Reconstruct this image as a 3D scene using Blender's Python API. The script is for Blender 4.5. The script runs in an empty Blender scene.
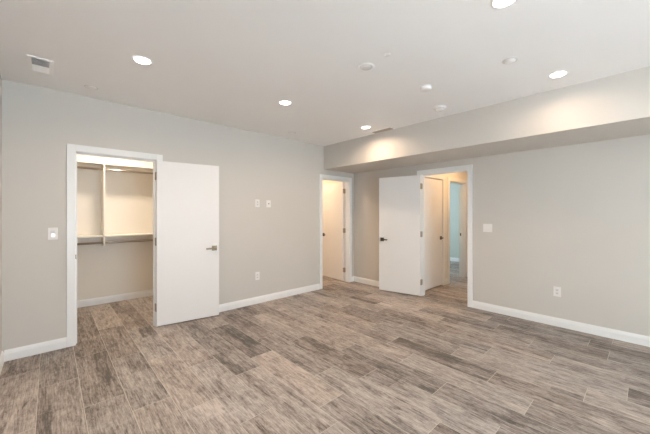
import bpy, bmesh, math, random
from mathutils import Vector, Matrix

sc = bpy.context.scene
COL = sc.collection
R = math.radians

# ------------------------------------------------------------------ camera
CAM_H = 1.39
FPX, YAW, Y0 = 298.05, 0.825169, 213.76
cam_d = bpy.data.cameras.new('camera')
cam_d.sensor_fit = 'HORIZONTAL'; cam_d.sensor_width = 36.0
cam_d.lens = FPX / 650.0 * 36.0
cam_d.shift_y = -(217.0 - Y0) / 650.0
cam_d.clip_start = 0.02; cam_d.clip_end = 100
cam = bpy.data.objects.new('camera', cam_d); COL.objects.link(cam)
cam.location = (0, 0, CAM_H)
cam.rotation_euler = (R(90), 0, YAW - R(90))
sc.camera = cam

# ------------------------------------------------------------------ world and daylight
world = bpy.data.worlds.new('world'); sc.world = world
world.use_nodes = True
bg = world.node_tree.nodes['Background']
bg.inputs['Color'].default_value = (0.66, 0.85, 1.0, 1)
bg.inputs['Strength'].default_value = 8.0
LAMP_W, LAMP_NEAR_W = 5.7, 2.5      # power of the recessed lamps: far row, dimmed near row
LENS = 9.0                          # radiance of a lamp's diffuser
LAMP_COL = (1.0, 0.74, 0.52)
WARM_COL = (1.0, 0.62, 0.30)


def area(name, loc, rot, sx, sy, power, color, portal=False, disk=False, spread=180):
    d = bpy.data.lights.new(name, 'AREA')
    d.shape = 'DISK' if disk else 'RECTANGLE'
    d.size = sx
    if not disk: d.size_y = sy
    d.energy = power; d.color = color; d.spread = R(spread)
    if portal: d.cycles.is_portal = True
    o = bpy.data.objects.new(name, d); COL.objects.link(o)
    o.location = loc; o.rotation_euler = rot
    return o


bounce_sun_d = bpy.data.lights.new('bounce_sun', 'SUN'); bounce_sun_d.energy = 125.0; bounce_sun_d.angle = R(0.6); bounce_sun_d.color = (0.75, 0.89, 1.0)
bounce_sun = bpy.data.objects.new('bounce_sun', bounce_sun_d); COL.objects.link(bounce_sun)
bounce_sun.rotation_euler = (R(50), 0, R(0))        # added light through the unseen window; its floor bounce brightens the ceiling

# added window behind the camera and unseen one in the far room let sky in
WIN = (-0.2, 1.9, 0.30, 2.50)         # x0 x1 z0 z1 on the wall behind the camera
YF = -4.20                            # inner face of that wall
area('daylight_portal', ((WIN[0]+WIN[1])/2, YF-0.16, (WIN[2]+WIN[3])/2), (R(90), 0, 0), WIN[1]-WIN[0], WIN[3]-WIN[2], 1, (1, 1, 1), portal=True)
BWIN = (6.5, 7.9, 0.7, 2.2); BY = 5.6
area('far_daylight_portal', ((BWIN[0]+BWIN[1])/2, BY+0.16, (BWIN[2]+BWIN[3])/2), (R(-90), 0, 0), BWIN[1]-BWIN[0], BWIN[3]-BWIN[2], 1, (1, 1, 1), portal=True)

# ------------------------------------------------------------------ exposure
sc.view_settings.view_transform = 'Standard'
sc.view_settings.look = 'None'
sc.view_settings.exposure = 0.71
sc.view_settings.gamma = 1.0
sc.view_settings.use_curve_mapping = False
sc.cycles.diffuse_bounces = 8
sc.cycles.max_bounces = 12
sc.cycles.use_denoising = True

# ------------------------------------------------------------------ materials
def new_mat(name):
    m = bpy.data.materials.new(name); m.use_nodes = True
    nt = m.node_tree
    return m, nt, nt.nodes['Principled BSDF']


def paint(name, col, rough=0.6, bump=0.02, scale=220, var=0.02, spec=0.4):
    m, nt, b = new_mat(name)
    N, L = nt.nodes, nt.links
    tc = N.new('ShaderNodeTexCoord')
    no = N.new('ShaderNodeTexNoise'); no.inputs['Scale'].default_value = scale; no.inputs['Detail'].default_value = 3
    L.new(tc.outputs['Object'], no.inputs['Vector'])
    big = N.new('ShaderNodeTexNoise'); big.inputs['Scale'].default_value = 1.3; big.inputs['Detail'].default_value = 2
    L.new(tc.outputs['Object'], big.inputs['Vector'])
    mx = N.new('ShaderNodeMix'); mx.data_type = 'RGBA'
    mx.inputs['A'].default_value = (*[c*(1-var) for c in col], 1)
    mx.inputs['B'].default_value = (*[min(1, c*(1+var)) for c in col], 1)
    L.new(big.outputs['Fac'], mx.inputs['Factor'])
    L.new(mx.outputs['Result'], b.inputs['Base Color'])
    b.inputs['Roughness'].default_value = rough
    b.inputs['Specular IOR Level'].default_value = spec
    bp = N.new('ShaderNodeBump'); bp.inputs['Strength'].default_value = bump; bp.inputs['Distance'].default_value = 0.002
    L.new(no.outputs['Fac'], bp.inputs['Height']); L.new(bp.outputs['Normal'], b.inputs['Normal'])
    return m


def metal(name, col, rough=0.35):
    m, nt, b = new_mat(name)
    N, L = nt.nodes, nt.links
    b.inputs['Base Color'].default_value = (*col, 1)
    b.inputs['Metallic'].default_value = 1.0
    tc = N.new('ShaderNodeTexCoord')
    no = N.new('ShaderNodeTexNoise'); no.inputs['Scale'].default_value = 300
    L.new(tc.outputs['Object'], no.inputs['Vector'])
    mr = N.new('ShaderNodeMapRange'); mr.inputs['To Min'].default_value = rough*0.85; mr.inputs['To Max'].default_value = rough*1.15
    L.new(no.outputs['Fac'], mr.inputs['Value']); L.new(mr.outputs['Result'], b.inputs['Roughness'])
    return m


def glow(name, col, strength):
    m, nt, b = new_mat(name)
    b.inputs['Base Color'].default_value = (0.9, 0.9, 0.9, 1)
    b.inputs['Emission Color'].default_value = (*col, 1)
    b.inputs['Emission Strength'].default_value = strength
    return m


M = {}
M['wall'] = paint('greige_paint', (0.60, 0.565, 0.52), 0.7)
M['soffit'] = M['wall']
M['ceiling'] = paint('ceiling_paint', (0.87, 0.86, 0.85), 0.85)
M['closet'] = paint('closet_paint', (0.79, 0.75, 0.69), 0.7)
M['aqua'] = paint('aqua_paint', (0.56, 0.58, 0.52), 0.7)
M['trim'] = paint('white_trim_paint', (0.82, 0.82, 0.81), 0.35, bump=0.005, var=0.01)
M['door'] = paint('white_door_paint', (0.80, 0.785, 0.77), 0.4, bump=0.006, scale=120, var=0.01)
M['shelf'] = paint('white_melamine', (0.82, 0.79, 0.73), 0.45, bump=0.004, var=0.01)
M['plastic'] = paint('white_plastic', (0.80, 0.77, 0.74), 0.35, bump=0.0, var=0.0)
M['plastic_shade'] = paint('grey_plastic', (0.70, 0.68, 0.66), 0.4, bump=0.0, var=0.0)
M['ceil_plastic'] = paint('ceiling_fixture_white', (0.90, 0.885, 0.87), 0.75, bump=0.0, var=0.0)
M['cover'] = paint('sprinkler_cover_enamel', (0.74, 0.72, 0.70), 0.5, bump=0.0, var=0.0)
M['dark'] = paint('dark_slot', (0.03, 0.03, 0.03), 0.6, bump=0.0, var=0.0)
M['duct'] = paint('duct_shade_paint', (0.10, 0.10, 0.105), 0.6, bump=0.0, var=0.0)
M['brownvent'] = paint('taupe_register', (0.44, 0.38, 0.32), 0.5, bump=0.0, var=0.0)
M['nickel'] = metal('satin_nickel', (0.21, 0.155, 0.105), 0.38)
M['bronze'] = metal('dark_nickel', (0.14, 0.11, 0.085), 0.4)
M['hinge'] = metal('brushed_hinge_steel', (0.46, 0.40, 0.33), 0.5)
M['chrome'] = metal('closet_rod_chrome', (0.36, 0.32, 0.28), 0.32)
M['lens'] = glow('warm_lamp_lens', (1.0, 0.93, 0.84), LENS)
M['lens_closet'] = glow('closet_lamp_lens', (1.0, 0.84, 0.66), 160)
M['lens_hall'] = glow('hall_lamp_lens', WARM_COL, 85)
M['lens_bath'] = glow('side_room_lamp_lens', (1.0, 0.72, 0.46), 170)
M['led'] = glow('switch_indicator', (1, 1, 1), 1.0)


def floor_mat():
    m, nt, b = new_mat('wood_look_tile')
    N, L = nt.nodes, nt.links
    def nd(t, **kw):
        n = N.new(t)
        for k, v in kw.items(): setattr(n, k, v)
        return n
    def math_(op, a=None, bb=None, c=None, clamp=False):
        n = nd('ShaderNodeMath', operation=op, use_clamp=clamp)
        for i, v in enumerate((a, bb, c)):
            if v is None: continue
            if isinstance(v, (int, float)): n.inputs[i].default_value = v
            else: L.new(v, n.inputs[i])
        return n.outputs[0]
    uv = nd('ShaderNodeUVMap', uv_map='UVMap')
    r1 = nd('ShaderNodeAttribute', attribute_name='tone').outputs['Fac']
    r2 = nd('ShaderNodeAttribute', attribute_name='seed').outputs['Fac']
    sep = nd('ShaderNodeSeparateXYZ'); L.new(uv.outputs['UV'], sep.inputs[0])
    u, v = sep.outputs[0], sep.outputs[1]
    com = nd('ShaderNodeCombineXYZ')
    L.new(math_('ADD', u, math_('MULTIPLY', r2, 37.0)), com.inputs[0])
    L.new(math_('ADD', v, math_('MULTIPLY', r1, 53.0)), com.inputs[1])
    L.new(math_('MULTIPLY', r2, 11.0), com.inputs[2])
    P = com.outputs[0]
    def noise(sx, sy, detail, rough, dist=0.0):
        mp = nd('ShaderNodeMapping'); mp.inputs['Scale'].default_value = (sx, sy, 1)
        L.new(P, mp.inputs['Vector'])
        n = nd('ShaderNodeTexNoise'); n.inputs['Scale'].default_value = 1.0
        n.inputs['Detail'].default_value = detail; n.inputs['Roughness'].default_value = rough
        n.inputs['Distortion'].default_value = dist
        L.new(mp.outputs[0], n.inputs['Vector'])
        return n.outputs['Fac']
    grain = noise(34, 2.4, 6, 0.62, 0.5)
    fine = noise(130, 9, 4, 0.6, 0.2)
    blot = noise(10, 4.0, 7, 0.68, 0.8)
    chip = noise(45, 26, 5, 0.7, 0.8)
    mp = nd('ShaderNodeMapping'); mp.inputs['Scale'].default_value = (9, 1.1, 1); L.new(P, mp.inputs['Vector'])
    wv = nd('ShaderNodeTexWave', wave_type='BANDS', bands_direction='X')
    wv.inputs['Scale'].default_value = 1.1; wv.inputs['Distortion'].default_value = 30.0
    wv.inputs['Detail'].default_value = 3; wv.inputs['Detail Scale'].default_value = 1.2
    L.new(mp.outputs[0], wv.inputs['Vector'])
    # printed side strip: each tile carries one narrower board of another tone
    edge = math_('MULTIPLY_ADD', r2, 0.11, 0.065)
    strip = math_('GREATER_THAN', u, edge)
    vcut = math_('MULTIPLY_ADD', r1, 0.7, 0.2)
    part = math_('GREATER_THAN', v, vcut)
    strip = math_('MULTIPLY', strip, math_('MULTIPLY_ADD', part, 0.75, 0.25))
    sgn = math_('SUBTRACT', math_('FRACT', math_('MULTIPLY', r2, 7.31)), 0.5)
    vein = noise(16, 2.6, 5, 0.6, 1.6)
    vein = math_('SUBTRACT', 1.0, math_('MULTIPLY', math_('ABSOLUTE', math_('SUBTRACT', vein, 0.5)), 22.0), clamp=True)
    vein = math_('MULTIPLY', vein, math_('MULTIPLY_ADD', math_('SUBTRACT', blot, 0.42), -6.0, 0.5, clamp=True))
    streak = noise(24, 1.7, 4, 0.55, 0.4)
    streak = math_('MULTIPLY', math_('SUBTRACT', streak, 0.56), 9.0, clamp=True)      # sparse sharp dark streaks
    val = math_('MULTIPLY_ADD', math_('SUBTRACT', grain, 0.5), 0.8, 0.52)
    bs = math_('MULTIPLY_ADD', math_('SUBTRACT', blot, 0.5), 5.5, 0.5, clamp=True)
    val = math_('MULTIPLY_ADD', math_('SUBTRACT', bs, 0.5), 0.15, val)
    val = math_('MULTIPLY_ADD', math_('SUBTRACT', chip, 0.5), 0.75, val)
    val = math_('MULTIPLY_ADD', math_('SUBTRACT', fine, 0.5), 1.1, val)
    val = math_('MULTIPLY_ADD', math_('SUBTRACT', wv.outputs['Fac'], 0.5), 0.10, val)
    val = math_('MULTIPLY_ADD', vein, -0.36, val)
    val = math_('MULTIPLY_ADD', streak, -0.17, val)
    val = math_('MULTIPLY_ADD', math_('SUBTRACT', r1, 0.5), 0.30, val)
    val = math_('MULTIPLY_ADD', math_('MULTIPLY', strip, sgn), 0.50, val)
    cr = nd('ShaderNodeValToRGB'); L.new(val, cr.inputs['Fac'])
    e = cr.color_ramp.elements
    e[0].position = 0.08; e[0].color = (0.085, 0.070, 0.061, 1)
    e[1].position = 0.95; e[1].color = (0.56, 0.495, 0.45, 1)
    a1 = e.new(0.34); a1.color = (0.215, 0.180, 0.158, 1)
    a2 = e.new(0.60); a2.color = (0.365, 0.313, 0.28, 1)
    hs = nd('ShaderNodeHueSaturation'); L.new(cr.outputs['Color'], hs.inputs['Color'])
    L.new(math_('MULTIPLY_ADD', math_('FRACT', math_('MULTIPLY', r2, 3.7)), 0.35, 0.78), hs.inputs['Saturation'])
    L.new(hs.outputs['Color'], b.inputs['Base Color'])
    rr = nd('ShaderNodeMapRange'); L.new(grain, rr.inputs['Value'])
    rr.inputs['To Min'].default_value = 0.42; rr.inputs['To Max'].default_value = 0.6
    L.new(rr.outputs[0], b.inputs['Roughness'])
    b.inputs['Specular IOR Level'].default_value = 0.45
    bp = nd('ShaderNodeBump'); bp.inputs['Strength'].default_value = 0.15; bp.inputs['Distance'].default_value = 0.002
    L.new(val, bp.inputs['Height']); L.new(bp.outputs['Normal'], b.inputs['Normal'])
    return m


M['tile'] = floor_mat()
M['grout'] = paint('grout', (0.56, 0.515, 0.46), 0.9, bump=0.1)


def glass_mat():
    m = bpy.data.materials.new('window_glass'); m.use_nodes = True
    nt = m.node_tree; N, L = nt.nodes, nt.links
    N.clear()
    o = N.new('ShaderNodeOutputMaterial'); t = N.new('ShaderNodeBsdfTransparent'); g = N.new('ShaderNodeBsdfGlossy')
    g.inputs['Roughness'].default_value = 0.0
    mx = N.new('ShaderNodeMixShader'); mx.inputs[0].default_value = 0.06
    L.new(t.outputs[0], mx.inputs[1]); L.new(g.outputs[0], mx.inputs[2]); L.new(mx.outputs[0], o.inputs[0])
    return m


M['glass'] = glass_mat()

# ------------------------------------------------------------------ mesh helpers
def box(bm, x0, x1, y0, y1, z0, z1, mi=0, bevel=0.0):
    t = bmesh.new()
    bmesh.ops.create_cube(t, size=1)
    for v in t.verts:
        v.co = Vector(((x0+x1)/2 + v.co.x*(x1-x0), (y0+y1)/2 + v.co.y*(y1-y0), (z0+z1)/2 + v.co.z*(z1-z0)))
    if bevel:
        bmesh.ops.bevel(t, geom=t.edges[:], offset=bevel, segments=2, affect='EDGES', profile=0.5)
    for f in t.faces: f.material_index = mi
    merge(bm, t)


def merge(bm, t):
    me = bpy.data.meshes.new('tmp'); t.to_mesh(me); t.free()
    bm.from_mesh(me); bpy.data.meshes.remove(me)


def lathe(bm, prof, n=32, axis='Z', origin=(0, 0, 0), mi=0):
    """prof: list of (r, h); closed with caps where r == 0."""
    t = bmesh.new(); rings = []
    for r, h in prof:
        if r < 1e-7: rings.append([t.verts.new((0, 0, h))])
        else: rings.append([t.verts.new((r*math.cos(2*math.pi*i/n), r*math.sin(2*math.pi*i/n), h)) for i in range(n)])
    for a, b in zip(rings, rings[1:]):
        for i in range(n):
            j = (i+1) % n
            if len(a) == 1 and len(b) == 1: continue
            if len(a) == 1: t.faces.new((a[0], b[i], b[j]))
            elif len(b) == 1: t.faces.new((a[i], a[j], b[0]))
            else: t.faces.new((a[i], a[j], b[j], b[i]))
    for f in t.faces: f.material_index = mi; f.smooth = True
    bmesh.ops.recalc_face_normals(t, faces=t.faces[:])
    mat = {'Z': Matrix(), 'Y': Matrix.Rotation(R(-90), 4, 'X'), 'X': Matrix.Rotation(R(90), 4, 'Y')}[axis]
    bmesh.ops.transform(t, matrix=Matrix.Translation(origin) @ mat, verts=t.verts[:])
    merge(bm, t)


def cyl(bm, p0, p1, r, n=20, mi=0, r1=None):
    p0, p1 = Vector(p0), Vector(p1); d = p1-p0
    t = bmesh.new()
    bmesh.ops.create_cone(t, cap_ends=True, segments=n, radius1=r, radius2=r if r1 is None else r1, depth=d.length)
    q = d.to_track_quat('Z', 'Y').to_matrix().to_4x4()
    bmesh.ops.transform(t, matrix=Matrix.Translation((p0+p1)/2) @ q, verts=t.verts[:])
    for f in t.faces:
        f.material_index = mi; f.smooth = len(f.verts) == 4
    merge(bm, t)


def sweep(bm, prof, p0, p1, out, mi=0):
    """prof: (outward, z) polygon swept from p0 to p1 on the floor; out = outward unit vector."""
    t = bmesh.new(); o = Vector((out[0], out[1], 0))
    A = [t.verts.new(Vector((p0[0], p0[1], 0)) + o*a + Vector((0, 0, z))) for a, z in prof]
    B = [t.verts.new(Vector((p1[0], p1[1], 0)) + o*a + Vector((0, 0, z))) for a, z in prof]
    n = len(prof)
    for i in range(n):
        t.faces.new((A[i], A[(i+1) % n], B[(i+1) % n], B[i]))
    t.faces.new(A); t.faces.new(B)
    bmesh.ops.recalc_face_normals(t, faces=t.faces[:])
    for f in t.faces: f.material_index = mi
    merge(bm, t)


def obj(name, bm, mats, parent=None):
    me = bpy.data.meshes.new(name); bm.to_mesh(me); bm.free()
    for m in (mats if isinstance(mats, (list, tuple)) else [mats]): me.materials.append(M[m])
    o = bpy.data.objects.new(name, me); COL.objects.link(o)
    if parent: o.parent = parent
    return o


def tag(o, label, cat, group=None, kind=None):
    o['label'] = label; o['category'] = cat
    if group: o['group'] = group
    if kind: o['kind'] = kind
    return o


def struct(name, bm, mats, label, cat):
    return tag(obj(name, bm, mats), label, cat, kind='structure')


def empty(name, loc, rz=0.0, label=None, cat=None, group=None, kind=None):
    o = bpy.data.objects.new(name, None); COL.objects.link(o)
    o.empty_display_size = 0.1
    o.location = loc; o.rotation_euler = (0, 0, rz)
    tag(o, label, cat, group, kind)
    return o


BM = bmesh.new

# ------------------------------------------------------------------ dimensions
ZC = 2.654
XL, XB, YA = -0.33, 4.612, 4.113        # left wall, right wall, far wall (inner faces)
T = 0.116
SX, SZ = 3.773, 2.221                   # soffit front face and underside
D1 = (0.205, 0.957)                     # closet doorway in the far wall
D2 = (3.728, 4.452)                     # corner doorway in the far wall
D3 = (1.838, 2.593)                     # hall doorway in the right wall
DH = 2.045
YCB, XCR = 5.72, 1.95                   # closet back wall, closet right wall
HY0, HY1 = 1.60, 2.70                   # hall side walls
HX = 6.86                               # hall end wall
H1 = (4.87, 5.585)                      # closed door in the hall
H2 = (5.880, 6.650)                     # open doorway in the hall
BX = 8.70                               # aqua room far wall
X2 = 3.05; X2R = 4.80; Y2 = 6.3         # corner side room

# ------------------------------------------------------------------ floor
def build_floor():
    W, LEN, G = 0.2475, 0.995, 0.0036
    random.seed(11)
    off = {0: 3.735, 1: 3.455, 2: 2.21, 3: 1.826, 4: 1.405, 5: 1.597, 6: 0.942, 7: 0.655, 8: 1.123, 9: 0.58,
           10: 0.902, 11: 0.325, 12: 0.105, 13: 0.62, 14: 0.85, 15: 0.26, -1: 0.30, -2: 0.71}
    fx0, fx1, fy0, fy1 = XL-0.02, BX+0.02, YF-0.02, Y2+0.02
    bm = bmesh.new(); uvl = bm.loops.layers.uv.new('UVMap')
    f1 = bm.faces.layers.float.new('tone'); f2 = bm.faces.layers.float.new('seed')
    k = math.floor((fx0-0.18)/W)
    while 0.18+k*W < fx1:
        x0, x1 = 0.18+k*W, 0.18+(k+1)*W
        o = off.get(k, random.random())
        j = math.floor((fy0-o)/LEN)
        while o+j*LEN < fy1:
            y0, y1 = o+j*LEN, o+(j+1)*LEN
            a0, a1, b0, b1 = max(x0+G/2, fx0), min(x1-G/2, fx1), max(y0+G/2, fy0), min(y1-G/2, fy1)
            tone, seed = random.random(), random.random()
            tone, seed = TONES.get((k, round((y0+y1)/2)), (tone, seed))
            if a1-a0 > 0.004 and b1-b0 > 0.004:
                f = bm.faces.new([bm.verts.new(p) for p in ((a0, b0, 0), (a1, b0, 0), (a1, b1, 0), (a0, b1, 0))])
                f[f1] = tone; f[f2] = seed
                flip = seed > 0.5
                for l in f.loops:
                    uu, vv = l.vert.co.x-x0, l.vert.co.y-y0
                    l[uvl].uv = (W-uu, LEN-vv) if flip else (uu, vv)
            j += 1
        k += 1
    f = bm.faces.new([bm.verts.new(p) for p in ((fx0, fy0, -0.0012), (fx1, fy0, -0.0012), (fx1, fy1, -0.0012), (fx0, fy1, -0.0012))])
    f.material_index = 1
    box(bm, fx0, fx1, fy0, fy1, -0.12, -0.002, 1)
    struct('floor', bm, ['tile', 'grout'], 'grey brown wood look plank tile floor with pale grout lines', 'floor')


# (row, middle of the tile) -> darkness and print of the tiles that stand out in the photo
TONES = {(0, 3): (0.12, 0.44), (1, 3): (0.55, 0.30), (-1, 4): (0.08, 0.33), (1, 2): (0.72, 0.21), (0, 2): (0.36, 0.62), (2, 3): (0.80, 0.47), (2, 2): (0.85, 0.12), (2, 5): (0.04, 0.52), (0, 5): (0.30, 0.71), (3, 4): (0.82, 0.35), (6, 2): (0.25, 0.37), (7, 3): (0.75, 0.41), (4, 3): (0.42, 0.83), (8, 2): (0.20, 0.58)}
build_floor()

# ------------------------------------------------------------------ shell of the main room
bm = BM(); box(bm, XL-0.2, BX+0.2, YF-0.2, Y2+0.2, ZC, ZC+0.12)
struct('ceiling', bm, 'ceiling', 'smooth off white flat ceiling with recessed lamps', 'ceiling')

bm = BM(); box(bm, XL-T, XL, YF-0.2, YCB+0.1, -0.05, ZC)
struct('wall_left', bm, 'wall', 'greige painted wall sliver at the left edge of the picture', 'wall')

def wall_y(bm, y0, y1, x0, x1, holes, top=ZC):
    """wall slab between y0..y1 running x0..x1 with door holes (xa, xb, head)."""
    x = x0
    for a, b, hd in sorted(holes):
        box(bm, x, a, y0, y1, -0.05, top); box(bm, a, b, y0, y1, hd, top); x = b
    box(bm, x, x1, y0, y1, -0.05, top)

def wall_x(bm, x0, x1, y0, y1, holes, top=ZC):
    y = y0
    for a, b, hd in sorted(holes):
        box(bm, x0, x1, y, a, -0.05, top); box(bm, x0, x1, a, b, hd, top); y = b
    box(bm, x0, x1, y, y1, -0.05, top)

J = 0.018   # jamb board thickness
bm = BM(); wall_y(bm, YA, YA+T, XL, XB+T, [(D1[0]-J, D1[1]+J, DH+J), (D2[0]-J, D2[1]+J, DH+J)])
struct('wall_back', bm, 'wall', 'greige far wall with the closet doorway and the corner doorway', 'wall')
bm = BM(); wall_x(bm, XB, XB+T, YF-0.2, YA, [(D3[0]-J, D3[1]+J, DH+J)])
struct('wall_right', bm, 'wall', 'greige wall under the soffit with the hall doorway', 'wall')
bm = BM()
box(bm, XL, WIN[0], YF-0.15, YF, -0.05, ZC); box(bm, WIN[1], XB, YF-0.15, YF, -0.05, ZC)
box(bm, WIN[0], WIN[1], YF-0.15, YF, -0.05, WIN[2]); box(bm, WIN[0], WIN[1], YF-0.15, YF, WIN[3], ZC)
struct('wall_front', bm, 'wall', 'greige wall with the added wide window behind the camera', 'wall')
bm = BM(); box(bm, SX, XB, YF, YA, SZ, ZC)
struct('wall_soffit', bm, 'soffit', 'dropped greige soffit box running along the top of the right wall', 'soffit')

# unseen window behind the camera, added to let daylight in
def window(name, x0, x1, z0, z1, y, label):
    w = empty(name, ((x0+x1)/2, y, z0), 0, label, 'window', kind='structure')
    hw, hh, t = (x1-x0)/2, z1-z0, 0.05
    bm = BM()
    box(bm, -hw, hw, -0.04, 0.04, 0, t); box(bm, -hw, hw, -0.04, 0.04, hh-t, hh)
    box(bm, -hw, -hw+t, -0.04, 0.04, t, hh-t); box(bm, hw-t, hw, -0.04, 0.04, t, hh-t)
    box(bm, -t/2, t/2, -0.03, 0.03, t, hh-t)
    obj('window_frame', bm, 'trim', w)
    for s in (-1, 1):
        bm = BM(); xa, xb = (s*t/2, s*(hw-t))
        box(bm, min(xa, xb), max(xa, xb), -0.003, 0.003, t, hh-t)
        obj('pane', bm, 'glass', w)
window('added_window', *WIN, YF-0.08, 'added unseen wide white framed window for daylight on the wall behind the camera')

# ------------------------------------------------------------------ closet, hall and side rooms
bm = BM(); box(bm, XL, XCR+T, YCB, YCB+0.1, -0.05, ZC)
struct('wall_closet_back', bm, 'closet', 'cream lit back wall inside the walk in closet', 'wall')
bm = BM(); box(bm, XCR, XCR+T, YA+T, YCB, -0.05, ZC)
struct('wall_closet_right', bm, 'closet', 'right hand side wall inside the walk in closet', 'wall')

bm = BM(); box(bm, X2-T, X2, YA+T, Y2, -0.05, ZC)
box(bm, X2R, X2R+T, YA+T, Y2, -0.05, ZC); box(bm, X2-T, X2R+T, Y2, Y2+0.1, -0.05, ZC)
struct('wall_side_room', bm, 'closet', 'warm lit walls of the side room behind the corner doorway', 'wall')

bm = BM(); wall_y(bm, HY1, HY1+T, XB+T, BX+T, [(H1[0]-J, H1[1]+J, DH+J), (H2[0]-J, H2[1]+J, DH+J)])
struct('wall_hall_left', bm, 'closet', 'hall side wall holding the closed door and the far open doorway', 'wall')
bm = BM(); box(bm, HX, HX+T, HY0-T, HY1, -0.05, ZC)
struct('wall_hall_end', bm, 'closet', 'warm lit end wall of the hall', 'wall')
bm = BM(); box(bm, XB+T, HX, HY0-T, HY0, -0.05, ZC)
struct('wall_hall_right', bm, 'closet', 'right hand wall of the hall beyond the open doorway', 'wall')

bm = BM(); box(bm, BX, BX+T, HY1+T, BY, -0.05, ZC)
struct('wall_aqua', bm, 'aqua', 'pale aqua wall glimpsed through the far hall doorway', 'wall')
bm = BM()
box(bm, 5.68, 5.68+T, HY1+T, BY, -0.05, ZC)
box(bm, 5.68, BWIN[0], BY, BY+0.15, -0.05, ZC); box(bm, BWIN[1], BX+T, BY, BY+0.15, -0.05, ZC)
box(bm, BWIN[0], BWIN[1], BY, BY+0.15, -0.05, BWIN[2]); box(bm, BWIN[0], BWIN[1], BY, BY+0.15, BWIN[3], ZC)
struct('wall_aqua_side', bm, 'aqua', 'aqua walls of the far room around its window', 'wall')
window('window_2', *BWIN, BY+0.08, 'white framed window of the aqua room out of sight')
# closet behind the closed hall door
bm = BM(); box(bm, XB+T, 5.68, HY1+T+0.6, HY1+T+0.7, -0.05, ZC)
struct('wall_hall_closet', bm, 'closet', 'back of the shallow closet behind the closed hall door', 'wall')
# unseen wall added to keep daylight out between the rooms
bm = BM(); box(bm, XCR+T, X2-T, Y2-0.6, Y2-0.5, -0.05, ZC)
struct('wall_daylight_block', bm, 'closet', 'added unseen wall blocking daylight between the closet and the side room', 'wall')

# ------------------------------------------------------------------ baseboards
BP = [(0, 0), (0.016, 0), (0.016, 0.068), (0.013, 0.078), (0.012, 0.086), (0.007, 0.098), (0.005, 0.104), (0, 0.104)]
def base(name, label, *segs):
    bm = BM()
    for p0, p1, out in segs: sweep(bm, BP, p0, p1, out)
    struct(name, bm, 'trim', label, 'baseboard')
CW = 0.076   # casing width from the jamb face
base('baseboard_left', 'white baseboard at the foot of the left edge wall', ((XL, YF), (XL, YA), (1, 0)))
base('baseboard_back', 'white baseboards along the foot of the far wall between its doorways',
     ((XL+0.016, YA), (D1[0]-CW, YA), (0, -1)), ((D1[1]+CW, YA), (D2[0]-CW, YA), (0, -1)), ((D2[1]+CW, YA), (XB, YA), (0, -1)))
base('baseboard_right', 'white baseboards along the foot of the right wall beside the hall doorway',
     ((XB, YF), (XB, D3[0]-CW), (-1, 0)), ((XB, D3[1]+CW), (XB, YA-0.016), (-1, 0)))
base('baseboard_closet', 'white baseboard on the back wall inside the closet', ((XL, YCB), (XCR, YCB), (0, -1)))
base('baseboard_hall', 'white baseboards in the hall beside the closed door',
     ((H1[1]+CW, HY1), (H2[0]-CW, HY1), (0, -1)), ((HX, HY0), (HX, HY1), (-1, 0)))
base('baseboard_aqua', 'white baseboard at the foot of the pale aqua wall', ((BX, HY1+T), (BX, BY), (-1, 0)))

# ------------------------------------------------------------------ door trims (casing + jamb)
def door_trim(name, axis, a, b, face, depth, label, out=-1, both=True, strike=None, strike_mat='nickel', stop_at=None):
    """axis 'x': opening a..b along x in a wall whose face is y = face; depth goes away from the room (sign -out)."""
    t = empty(name, ((a+b)/2, face, 0) if axis == 'x' else (face, (a+b)/2, 0), 0, label, 'door frame', kind='structure')
    c = (a+b)/2
    def bx(bm, u0, u1, d0, d1, z0, z1, bev=0.0):
        d0, d1 = sorted((-out*d0, -out*d1))
        if axis == 'x': box(bm, u0-c, u1-c, d0, d1, z0, z1, 0, bev)
        else: box(bm, d0, d1, u0-c, u1-c, z0, z1, 0, bev)
    rv = 0.006
    sides = [(-0.018, 0.0)] + ([(depth, depth+0.018)] if both else [])
    for i, (d0, d1) in enumerate(sides):
        for s in (0, 1):
            bm = BM()
            u0, u1 = (a-CW, a-rv) if s == 0 else (b+rv, b+CW)
            bx(bm, u0, u1, d0, d1, 0, DH+CW, 0.003)
            obj('casing', bm, 'trim', t)
        bm = BM(); bx(bm, a-rv, b+rv, d0, d1, DH+rv, DH+CW, 0.003)
        obj('head_casing', bm, 'trim', t)
    bm = BM()
    bx(bm, a-J, a, 0, depth, 0, DH+J); bx(bm, b, b+J, 0, depth, 0, DH+J); bx(bm, a, b, 0, depth, DH, DH+J)
    obj('jamb', bm, 'trim', t)
    bm = BM()
    s0, s1 = stop_at or (0.04, 0.075)
    bx(bm, a, a+0.011, s0, s1, 0, DH); bx(bm, b-0.011, b, s0, s1, 0, DH); bx(bm, a+0.011, b-0.011, s0, s1, DH-0.011, DH)
    obj('door_stop', bm, 'trim', t)
    if strike:
        side, d = strike
        bm = BM()
        u0, u1 = (a, a+0.0025) if side == 0 else (b-0.0025, b)
        bx(bm, u0, u1, d-0.014, d+0.014, 0.905, 0.963)
        if d < depth/2: bx(bm, *((a-0.005, a+0.002) if side == 0 else (b-0.002, b+0.005)), -0.002, 0.006, 0.912, 0.956)
        obj('strike_plate', bm, strike_mat, t)
    return t

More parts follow.
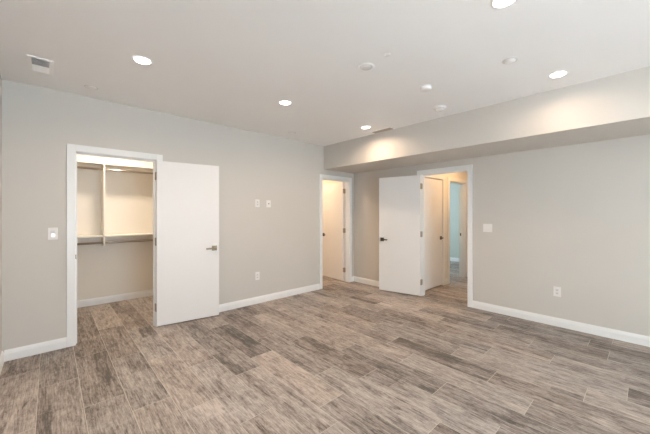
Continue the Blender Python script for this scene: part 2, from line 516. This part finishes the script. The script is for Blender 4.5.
door_trim('trim_1', 'x', D1[0], D1[1], YA, T, 'white casing framing the closet doorway', strike=(0, 0.018))
door_trim('trim_2', 'x', D2[0], D2[1], YA, T, 'white casing framing the corner doorway beside the soffit', stop_at=(0.04, 0.072))
door_trim('trim_3', 'y', D3[0], D3[1], XB, T, 'white casing framing the hall doorway in the right wall')
door_trim('trim_4', 'x', H1[0], H1[1], HY1, T, 'cream lit casing around the closed door in the hall', both=False)
door_trim('trim_5', 'x', H2[0], H2[1], HY1, T, 'cream lit casing around the far hall doorway to the aqua room', strike=(1, T-0.018), strike_mat='bronze', stop_at=(0.03, 0.075))

# ------------------------------------------------------------------ door leaves
HZ = (0.235, 1.045, 1.855)
def leaf_door(name, pin, W, rot, side, open_sign, label, handle_mat, hinge_mat, knuckle=True, plate_dir=None):
    """Local frame: hinge pin at the origin, leaf runs along local +X, its thickness lies on the side*Y side.
    Levers point back towards the hinge."""
    d = empty(name, (pin[0], pin[1], 0), rot, label, 'door', kind='structure')
    TH, g = 0.035, 0.003
    ys = sorted((side*g, side*(g+TH)))
    bm = BM(); box(bm, 0.004, W, ys[0], ys[1], 0.012, 2.040, 0, 0.0015)
    obj('door_leaf', bm, 'door', d)
    for f in (0, 1):
        y0 = ys[f]; n = -1 if f == 0 else 1
        h = obj('handle', BM_rose(W-0.062, y0, n), handle_mat, d)
        bm = BM()
        cyl(bm, (W-0.062, y0+n*0.008, 0.927), (W-0.062, y0+n*0.048, 0.927), 0.010)
        ya, yb = sorted((y0+n*0.040, y0+n*0.054))
        box(bm, W-0.062-0.115, W-0.062+0.012, ya, yb, 0.917, 0.937, 0, 0.004)
        obj('lever', bm, handle_mat, h)
    bm = BM(); box(bm, W-0.0005, W+0.001, (ys[0]+ys[1])/2-0.012, (ys[0]+ys[1])/2+0.012, 0.90, 0.955)
    obj('latch_plate', bm, handle_mat, d)
    for z in HZ:
        bm = BM()
        cyl(bm, (0, 0, z-0.045), (0, 0, z+0.045), 0.0065, 14)
        cyl(bm, (0, 0, z+0.045), (0, 0, z+0.051), 0.008, 14); cyl(bm, (0, 0, z-0.051), (0, 0, z-0.045), 0.008, 14)
        # leaf on the door edge
        box(bm, 0.0025, 0.0042, ys[0]+0.001, ys[1]-0.003, z-0.045, z+0.045)
        if plate_dir:       # leaf on the jamb, given as a world direction
            inv = Matrix.Rotation(-rot, 3, 'Z')
            t = bmesh.new(); bmesh.ops.create_cube(t, size=1)
            u = inv @ Vector(plate_dir[0]).to_3d(); w = inv @ Vector(plate_dir[1]).to_3d()
            o = u*(0.0175+0.003) + w*plate_dir[2]
            for v in t.verts:
                v.co = o + u*(v.co.x*0.033) + w*(v.co.y*0.0025) + Vector((0, 0, z + v.co.z*0.09))
            merge(bm, t)
        obj('hinge', bm, 'hinge', d)
    return d

def BM_rose(x, y0, n):
    bm = BM()
    ya, yb = sorted((y0, y0+n*0.009))
    box(bm, x-0.033, x+0.033, ya, yb, 0.894, 0.960, 0, 0.002)
    return bm

# closet door, swung back almost flat against the far wall
leaf_door('door_1', (D1[1]+0.004, YA-0.006), 0.748, R(-8.0), -1, 1,
          'wide open white slab closet door folded back against the far wall', 'nickel', 'nickel',
          plate_dir=((0, 1), (1, 0), -0.0052))
# corner door, opened into the side room
leaf_door('door_2', (D2[1]-0.002, YA+T+0.008), 0.716, R(84.0), 1, 1,
          'white slab door opened inward behind the corner doorway', 'bronze', 'nickel',
          plate_dir=((0, -1), (1, 0), 0.0008))
# hall door, swung back almost flat against the right wall
leaf_door('door_3', (XB-0.006, D3[1]+0.004), 0.748, R(90+12.8), 1, 1,
          'wide open white slab hall door folded back against the right wall', 'bronze', 'nickel',
          plate_dir=((1, 0), (0, 1), -0.0052))

def closed_door(name, a, b, face, label):
    d = empty(name, (a, face, 0), 0, label, 'door', kind='structure')
    W = b-a
    bm = BM(); box(bm, 0.001, W-0.001, 0.001, 0.037, 0.018, DH-0.006, 0, 0.0015)
    obj('door_leaf', bm, 'door', d)
    h = obj('handle', BM_rose(W-0.062, 0.002, -1), 'bronze', d)
    bm = BM(); cyl(bm, (W-0.062, -0.006, 0.927), (W-0.062, -0.046, 0.927), 0.010)
    box(bm, W-0.062-0.115, W-0.05, -0.052, -0.038, 0.917, 0.937, 0, 0.004)
    obj('lever', bm, 'bronze', h)
closed_door('door_4', H1[0], H1[1], HY1, 'closed cream lit slab door inside the hall')

# ------------------------------------------------------------------ closet shelving
t = empty('closet_organizer', (0.80, YCB, 0), 0, 'white closet shelving with two shelves and chrome rods on closet back wall', 'closet shelving')
ox = 0.80
SD = 0.31
for z in (2.118, 1.050):
    bm = BM(); box(bm, XL-ox+0.002, XCR-ox-0.002, -SD, -0.001, z, z+0.019, 0, 0.0015)
    obj('shelf', bm, 'shelf', t)
    bm = BM(); box(bm, XL-ox+0.002, XCR-ox-0.002, -0.020, -0.001, z-0.065, z, 0, 0.001)
    obj('cleat', bm, 'shelf', t)
for z in (2.045, 0.962):
    bm = BM(); cyl(bm, (XL-ox+0.002, -0.27, z), (XCR-ox-0.002, -0.27, z), 0.0155, 24)
    obj('hanging_rod', bm, 'chrome', t)
bm = BM()
UX = 0.588-ox
pts = [(-SD, 2.118), (-0.001, 2.118), (-0.001, 0.93), (-0.10, 0.90), (-0.305, 0.925), (-SD, 0.94)]
tb = bmesh.new()
A = [tb.verts.new((UX-0.009, y, z)) for y, z in pts]; B = [tb.verts.new((UX+0.009, y, z)) for y, z in pts]
tb.faces.new(A); tb.faces.new(B[::-1])
for i in range(len(pts)): tb.faces.new((A[i], B[i], B[(i+1) % len(pts)], A[(i+1) % len(pts)]))
bmesh.ops.recalc_face_normals(tb, faces=tb.faces[:]); merge(bm, tb)
obj('upright_panel', bm, 'shelf', t)

# ------------------------------------------------------------------ recessed lamps
def recessed_lamp(x, y, label, power=LAMP_W, lens='lens', r=0.060, group='recessed ceiling lights', beam=True):
    t = empty('recessed_light', (x, y, ZC), 0, label, 'ceiling light', group)
    bm = BM(); lathe(bm, [(r*0.96, 0.0), (r*0.96, -0.004), (r*1.02, -0.006), (r*1.20, -0.004), (r*1.23, -0.001), (r*1.23, 0.0)], 40)
    obj('trim_ring', bm, 'ceil_plastic', t)
    bm = BM(); lathe(bm, [(r*0.955, -0.001), (r*0.955, -0.0055), (r*0.6, -0.009), (0, -0.0105)], 40)
    obj('lens', bm, lens, t)
    if beam:
        l = area('lamp_beam', (0, 0, -0.013), (0, 0, 0), r*1.9, 0, power, LAMP_COL, disk=True, spread=BEAM)
        l.parent = t
    return t
BEAM = 158
recessed_lamp(0.560, 2.820, 'lit recessed ceiling lamp above the closet doorway side, left of the others')
recessed_lamp(1.965, 2.795, 'lit recessed ceiling lamp in the row by the far wall, middle of three')
recessed_lamp(3.390, 2.795, 'lit recessed ceiling lamp beside the slotted vent near the far corner')
recessed_lamp(3.380, 0.550, 'lit recessed ceiling lamp close to the soffit at upper right', LAMP_NEAR_W)
recessed_lamp(1.975, 0.575, 'lit recessed ceiling lamp cut off by the top edge of the picture', LAMP_NEAR_W)
recessed_lamp(0.560, 0.560, 'lit recessed ceiling lamp out of frame above the left wall corner', LAMP_NEAR_W)

recessed_lamp(0.75, 5.0, 'recessed lamp on the closet ceiling above the doorway head', 0, 'lens_closet', 0.10, 'closet ceiling lamp', False)
recessed_lamp(5.70, 2.10, 'recessed lamp on the hall ceiling', 0, 'lens_hall', 0.10, 'hall ceiling lamp', False)
recessed_lamp(3.85, 5.10, 'recessed lamp on the side room ceiling', 0, 'lens_bath', 0.10, 'side room ceiling lamp', False)

# ------------------------------------------------------------------ ceiling vents
def register(name, x0, x1, y0, y1, label, along, mat, n, tilt, fr=0.028, halves=False):
    """rectangular ceiling register; louvres run along the given axis."""
    t = empty(name, ((x0+x1)/2, (y0+y1)/2, ZC), 0, label, 'air vent')
    hx, hy = (x1-x0)/2, (y1-y0)/2
    bm = BM()
    for a in ((-hx, hx, -hy, -hy+fr), (-hx, hx, hy-fr, hy), (-hx, -hx+fr, -hy+fr, hy-fr), (hx-fr, hx, -hy+fr, hy-fr)):
        box(bm, *a, -0.010, 0.0, 0, 0.002)
    obj('frame', bm, 'ceil_plastic', t)
    bm = BM(); box(bm, -hx+fr, hx-fr, -hy+fr, hy-fr, -0.0015, -0.0003)  # flat dark sheet under the closed ceiling, shade inside the duct painted in
    obj('duct_shade', bm, 'duct', t)
    span = (hy-fr)*2 if along == 'x' else (hx-fr)*2
    ln = (hx-fr) if along == 'x' else (hy-fr)
    for i in range(n):
        p = -span/2 + span*(i+0.5)/n
        sg = 1 if (not halves or p < 0) else -1
        tb = bmesh.new(); bmesh.ops.create_cube(tb, size=1)
        w = span/n*0.95
        for v in tb.verts: v.co = Vector((v.co.x*2*ln, v.co.y*w, v.co.z*0.0012))
        bmesh.ops.rotate(tb, verts=tb.verts[:], matrix=Matrix.Rotation(R(sg*tilt), 3, 'X'))
        zmid = -0.003 - abs(math.sin(R(tilt)))*w/2
        if along == 'x': bmesh.ops.translate(tb, verts=tb.verts[:], vec=(0, p, zmid))
        else:
            bmesh.ops.rotate(tb, verts=tb.verts[:], matrix=Matrix.Rotation(R(90), 3, 'Z'))
            bmesh.ops.translate(tb, verts=tb.verts[:], vec=(p, 0, zmid))
        bm = BM(); merge(bm, tb)
        obj('louvre', bm, mat, t)
    return t
register('ceiling_vent', -0.135, 0.022, 3.335, 3.660, 'square off white ceiling vent with dark opening near the left wall', 'x', 'ceil_plastic', 12, 38, 0.026, halves=True)
register('ceiling_vent', 3.615, 3.752, 2.525, 2.905, 'narrow brownish slotted ceiling vent beside the soffit near the far corner', 'y', 'brownvent', 4, 35, 0.024)

# ------------------------------------------------------------------ round ceiling fixtures
def round_fixture(name, x, y, parts, label, cat, group=None):
    t = empty(name, (x, y, ZC), 0, label, cat, group)
    for pn, prof, mat in parts:
        bm = BM(); lathe(bm, prof, 40); obj(pn, bm, mat, t)
    return t
round_fixture('ceiling_cover_plate', 2.002, 1.644, [
    ('rim', [(0.054, 0), (0.054, -0.004), (0.060, -0.007), (0.070, -0.004), (0.072, 0)], 'ceil_plastic'),
    ('cover', [(0.054, -0.001), (0.054, -0.005), (0.0, -0.006)], 'cover')],
    'large round white rimmed ceiling cover plate in the middle of the ceiling', 'ceiling cover')
round_fixture('ceiling_sensor', 2.755, 1.501, [
    ('body', [(0.055, 0), (0.055, -0.022), (0.050, -0.030), (0, -0.031)], 'ceil_plastic'),
    ('mount_ring', [(0.055, 0), (0.058, 0), (0.058, -0.006), (0.055, -0.006)], 'plastic_shade')],
    'plain round white puck sensor on the ceiling before the smoke detector', 'sensor')
round_fixture('smoke_detector', 3.400, 1.674, [
    ('mount_ring', [(0.070, 0), (0.072, -0.002), (0.072, -0.012), (0.066, -0.016), (0.045, -0.017)], 'ceil_plastic'),
    ('body', [(0.052, -0.015), (0.050, -0.036), (0.042, -0.044), (0, -0.046)], 'plastic'),
    ('vent_band', [(0.0525, -0.018), (0.0535, -0.020), (0.0530, -0.027), (0.0515, -0.029)], 'plastic_shade'),
    ('test_button', [(0.014, -0.0455), (0.014, -0.049), (0, -0.050)], 'plastic_shade')],
    'round white stepped smoke detector on the ceiling close to the soffit', 'smoke detector')
for x, y, lb in ((2.790, 0.770, 'flush round sprinkler cover on the ceiling left of the upper right lamp'),
                 (0.306, 3.770, 'flush round sprinkler cover on the ceiling above the closet doorway'),
                 (2.775, 3.760, 'flush round sprinkler cover on the ceiling near the far wall')):
    round_fixture('sprinkler_cover', x, y, [
        ('escutcheon', [(0.044, 0), (0.044, -0.002), (0.050, -0.005), (0.057, -0.003), (0.058, 0)], 'cover'),
        ('cap', [(0.0405, -0.0015), (0.0405, -0.007), (0.037, -0.009), (0, -0.0095)], 'ceil_plastic')],
        lb, 'sprinkler cover', 'concealed sprinkler covers')
t = round_fixture('ceiling_plug', 1.970, 1.402, [('cap', [(0.024, 0), (0.024, -0.003), (0.020, -0.005), (0, -0.0055)], 'cover'),
                                                 ('rim', [(0.024, 0), (0.028, 0), (0.027, -0.002), (0.024, -0.003)], 'cover')],
                  'tiny faint grey ceiling plug behind the large round cover plate', 'ceiling plug')

# ------------------------------------------------------------------ wall plates
def plate(name, pos, rz, w, h, label, cat, group=None):
    """local frame: +X right as seen, -Y out of the wall, Z up."""
    t = empty(name, pos, rz, label, cat, group)
    bm = BM(); box(bm, -w/2, w/2, -0.006, 0, -h/2, h/2, 0, 0.002)
    obj('face_plate', bm, 'plastic', t)
    return t
def rocker(t, x, z=0.0, hh=0.033):
    bm = BM()
    tb = bmesh.new()
    pr = [(-0.006, -hh), (-0.0085, -hh), (-0.0065, 0), (-0.0115, hh), (-0.006, hh)]
    A = [tb.verts.new((x-0.0165, y, z+q)) for y, q in pr]; B = [tb.verts.new((x+0.0165, y, z+q)) for y, q in pr]
    tb.faces.new(A); tb.faces.new(B[::-1])
    for i in range(5): tb.faces.new((A[i], B[i], B[(i+1) % 5], A[(i+1) % 5]))
    bmesh.ops.recalc_face_normals(tb, faces=tb.faces[:]); merge(bm, tb)
    obj('rocker', bm, 'plastic', t)
def sockets(t):
    for z in (0.0195, -0.0195):
        bm = BM(); box(bm, -0.0165, 0.0165, -0.0085, -0.005, z-0.0135, z+0.0135, 0, 0.002)
        s = obj('socket', bm, 'plastic_shade', t)
        bm = BM()
        for sx in (-0.0065, 0.0065): box(bm, sx-0.0012, sx+0.0012, -0.0092, -0.008, z-0.003, z+0.006)
        cyl(bm, (0, -0.0092, z-0.008), (0, -0.008, z-0.008), 0.0022, 12)
        obj('slot', bm, 'dark', s)
t = plate('light_switch', (0.023, YA, 1.187), 0, 0.074, 0.122, 'white light switch with glowing white button left of the closet doorway', 'switch')
bm = BM(); box(bm, -0.0175, 0.0175, -0.0075, -0.005, -0.034, 0.034, 0, 0.001); obj('switch_paddle', bm, 'plastic_shade', t)
bm = BM(); box(bm, -0.012, 0.012, -0.010, -0.007, -0.030, -0.002, 0, 0.001); obj('indicator_button', bm, 'led', t)
t = plate('light_switch', (XB, 1.556, 1.187), R(-90), 0.120, 0.118, 'double white rocker light switch right of the hall doorway', 'switch')
rocker(t, -0.023); rocker(t, 0.023)
t = plate('power_outlet', (2.368, YA, 1.553), 0, 0.074, 0.118, 'white power outlet high on far wall, beside the cable plate', 'outlet'); sockets(t)
t = plate('cable_plate', (2.568, YA, 1.549), 0, 0.080, 0.112, 'white cable plate with dark centre jack high on the far wall', 'cable plate')
bm = BM(); cyl(bm, (0, -0.005, 0), (0, -0.016, 0), 0.008, 16); obj('jack', bm, 'bronze', t)
t = plate('power_outlet', (2.367, YA, 0.424), 0, 0.074, 0.122, 'white power outlet low on the far wall', 'outlet'); sockets(t)
t = plate('power_outlet', (XB, 0.760, 0.427), R(-90), 0.074, 0.120, 'white power outlet low on the right wall', 'outlet'); sockets(t)
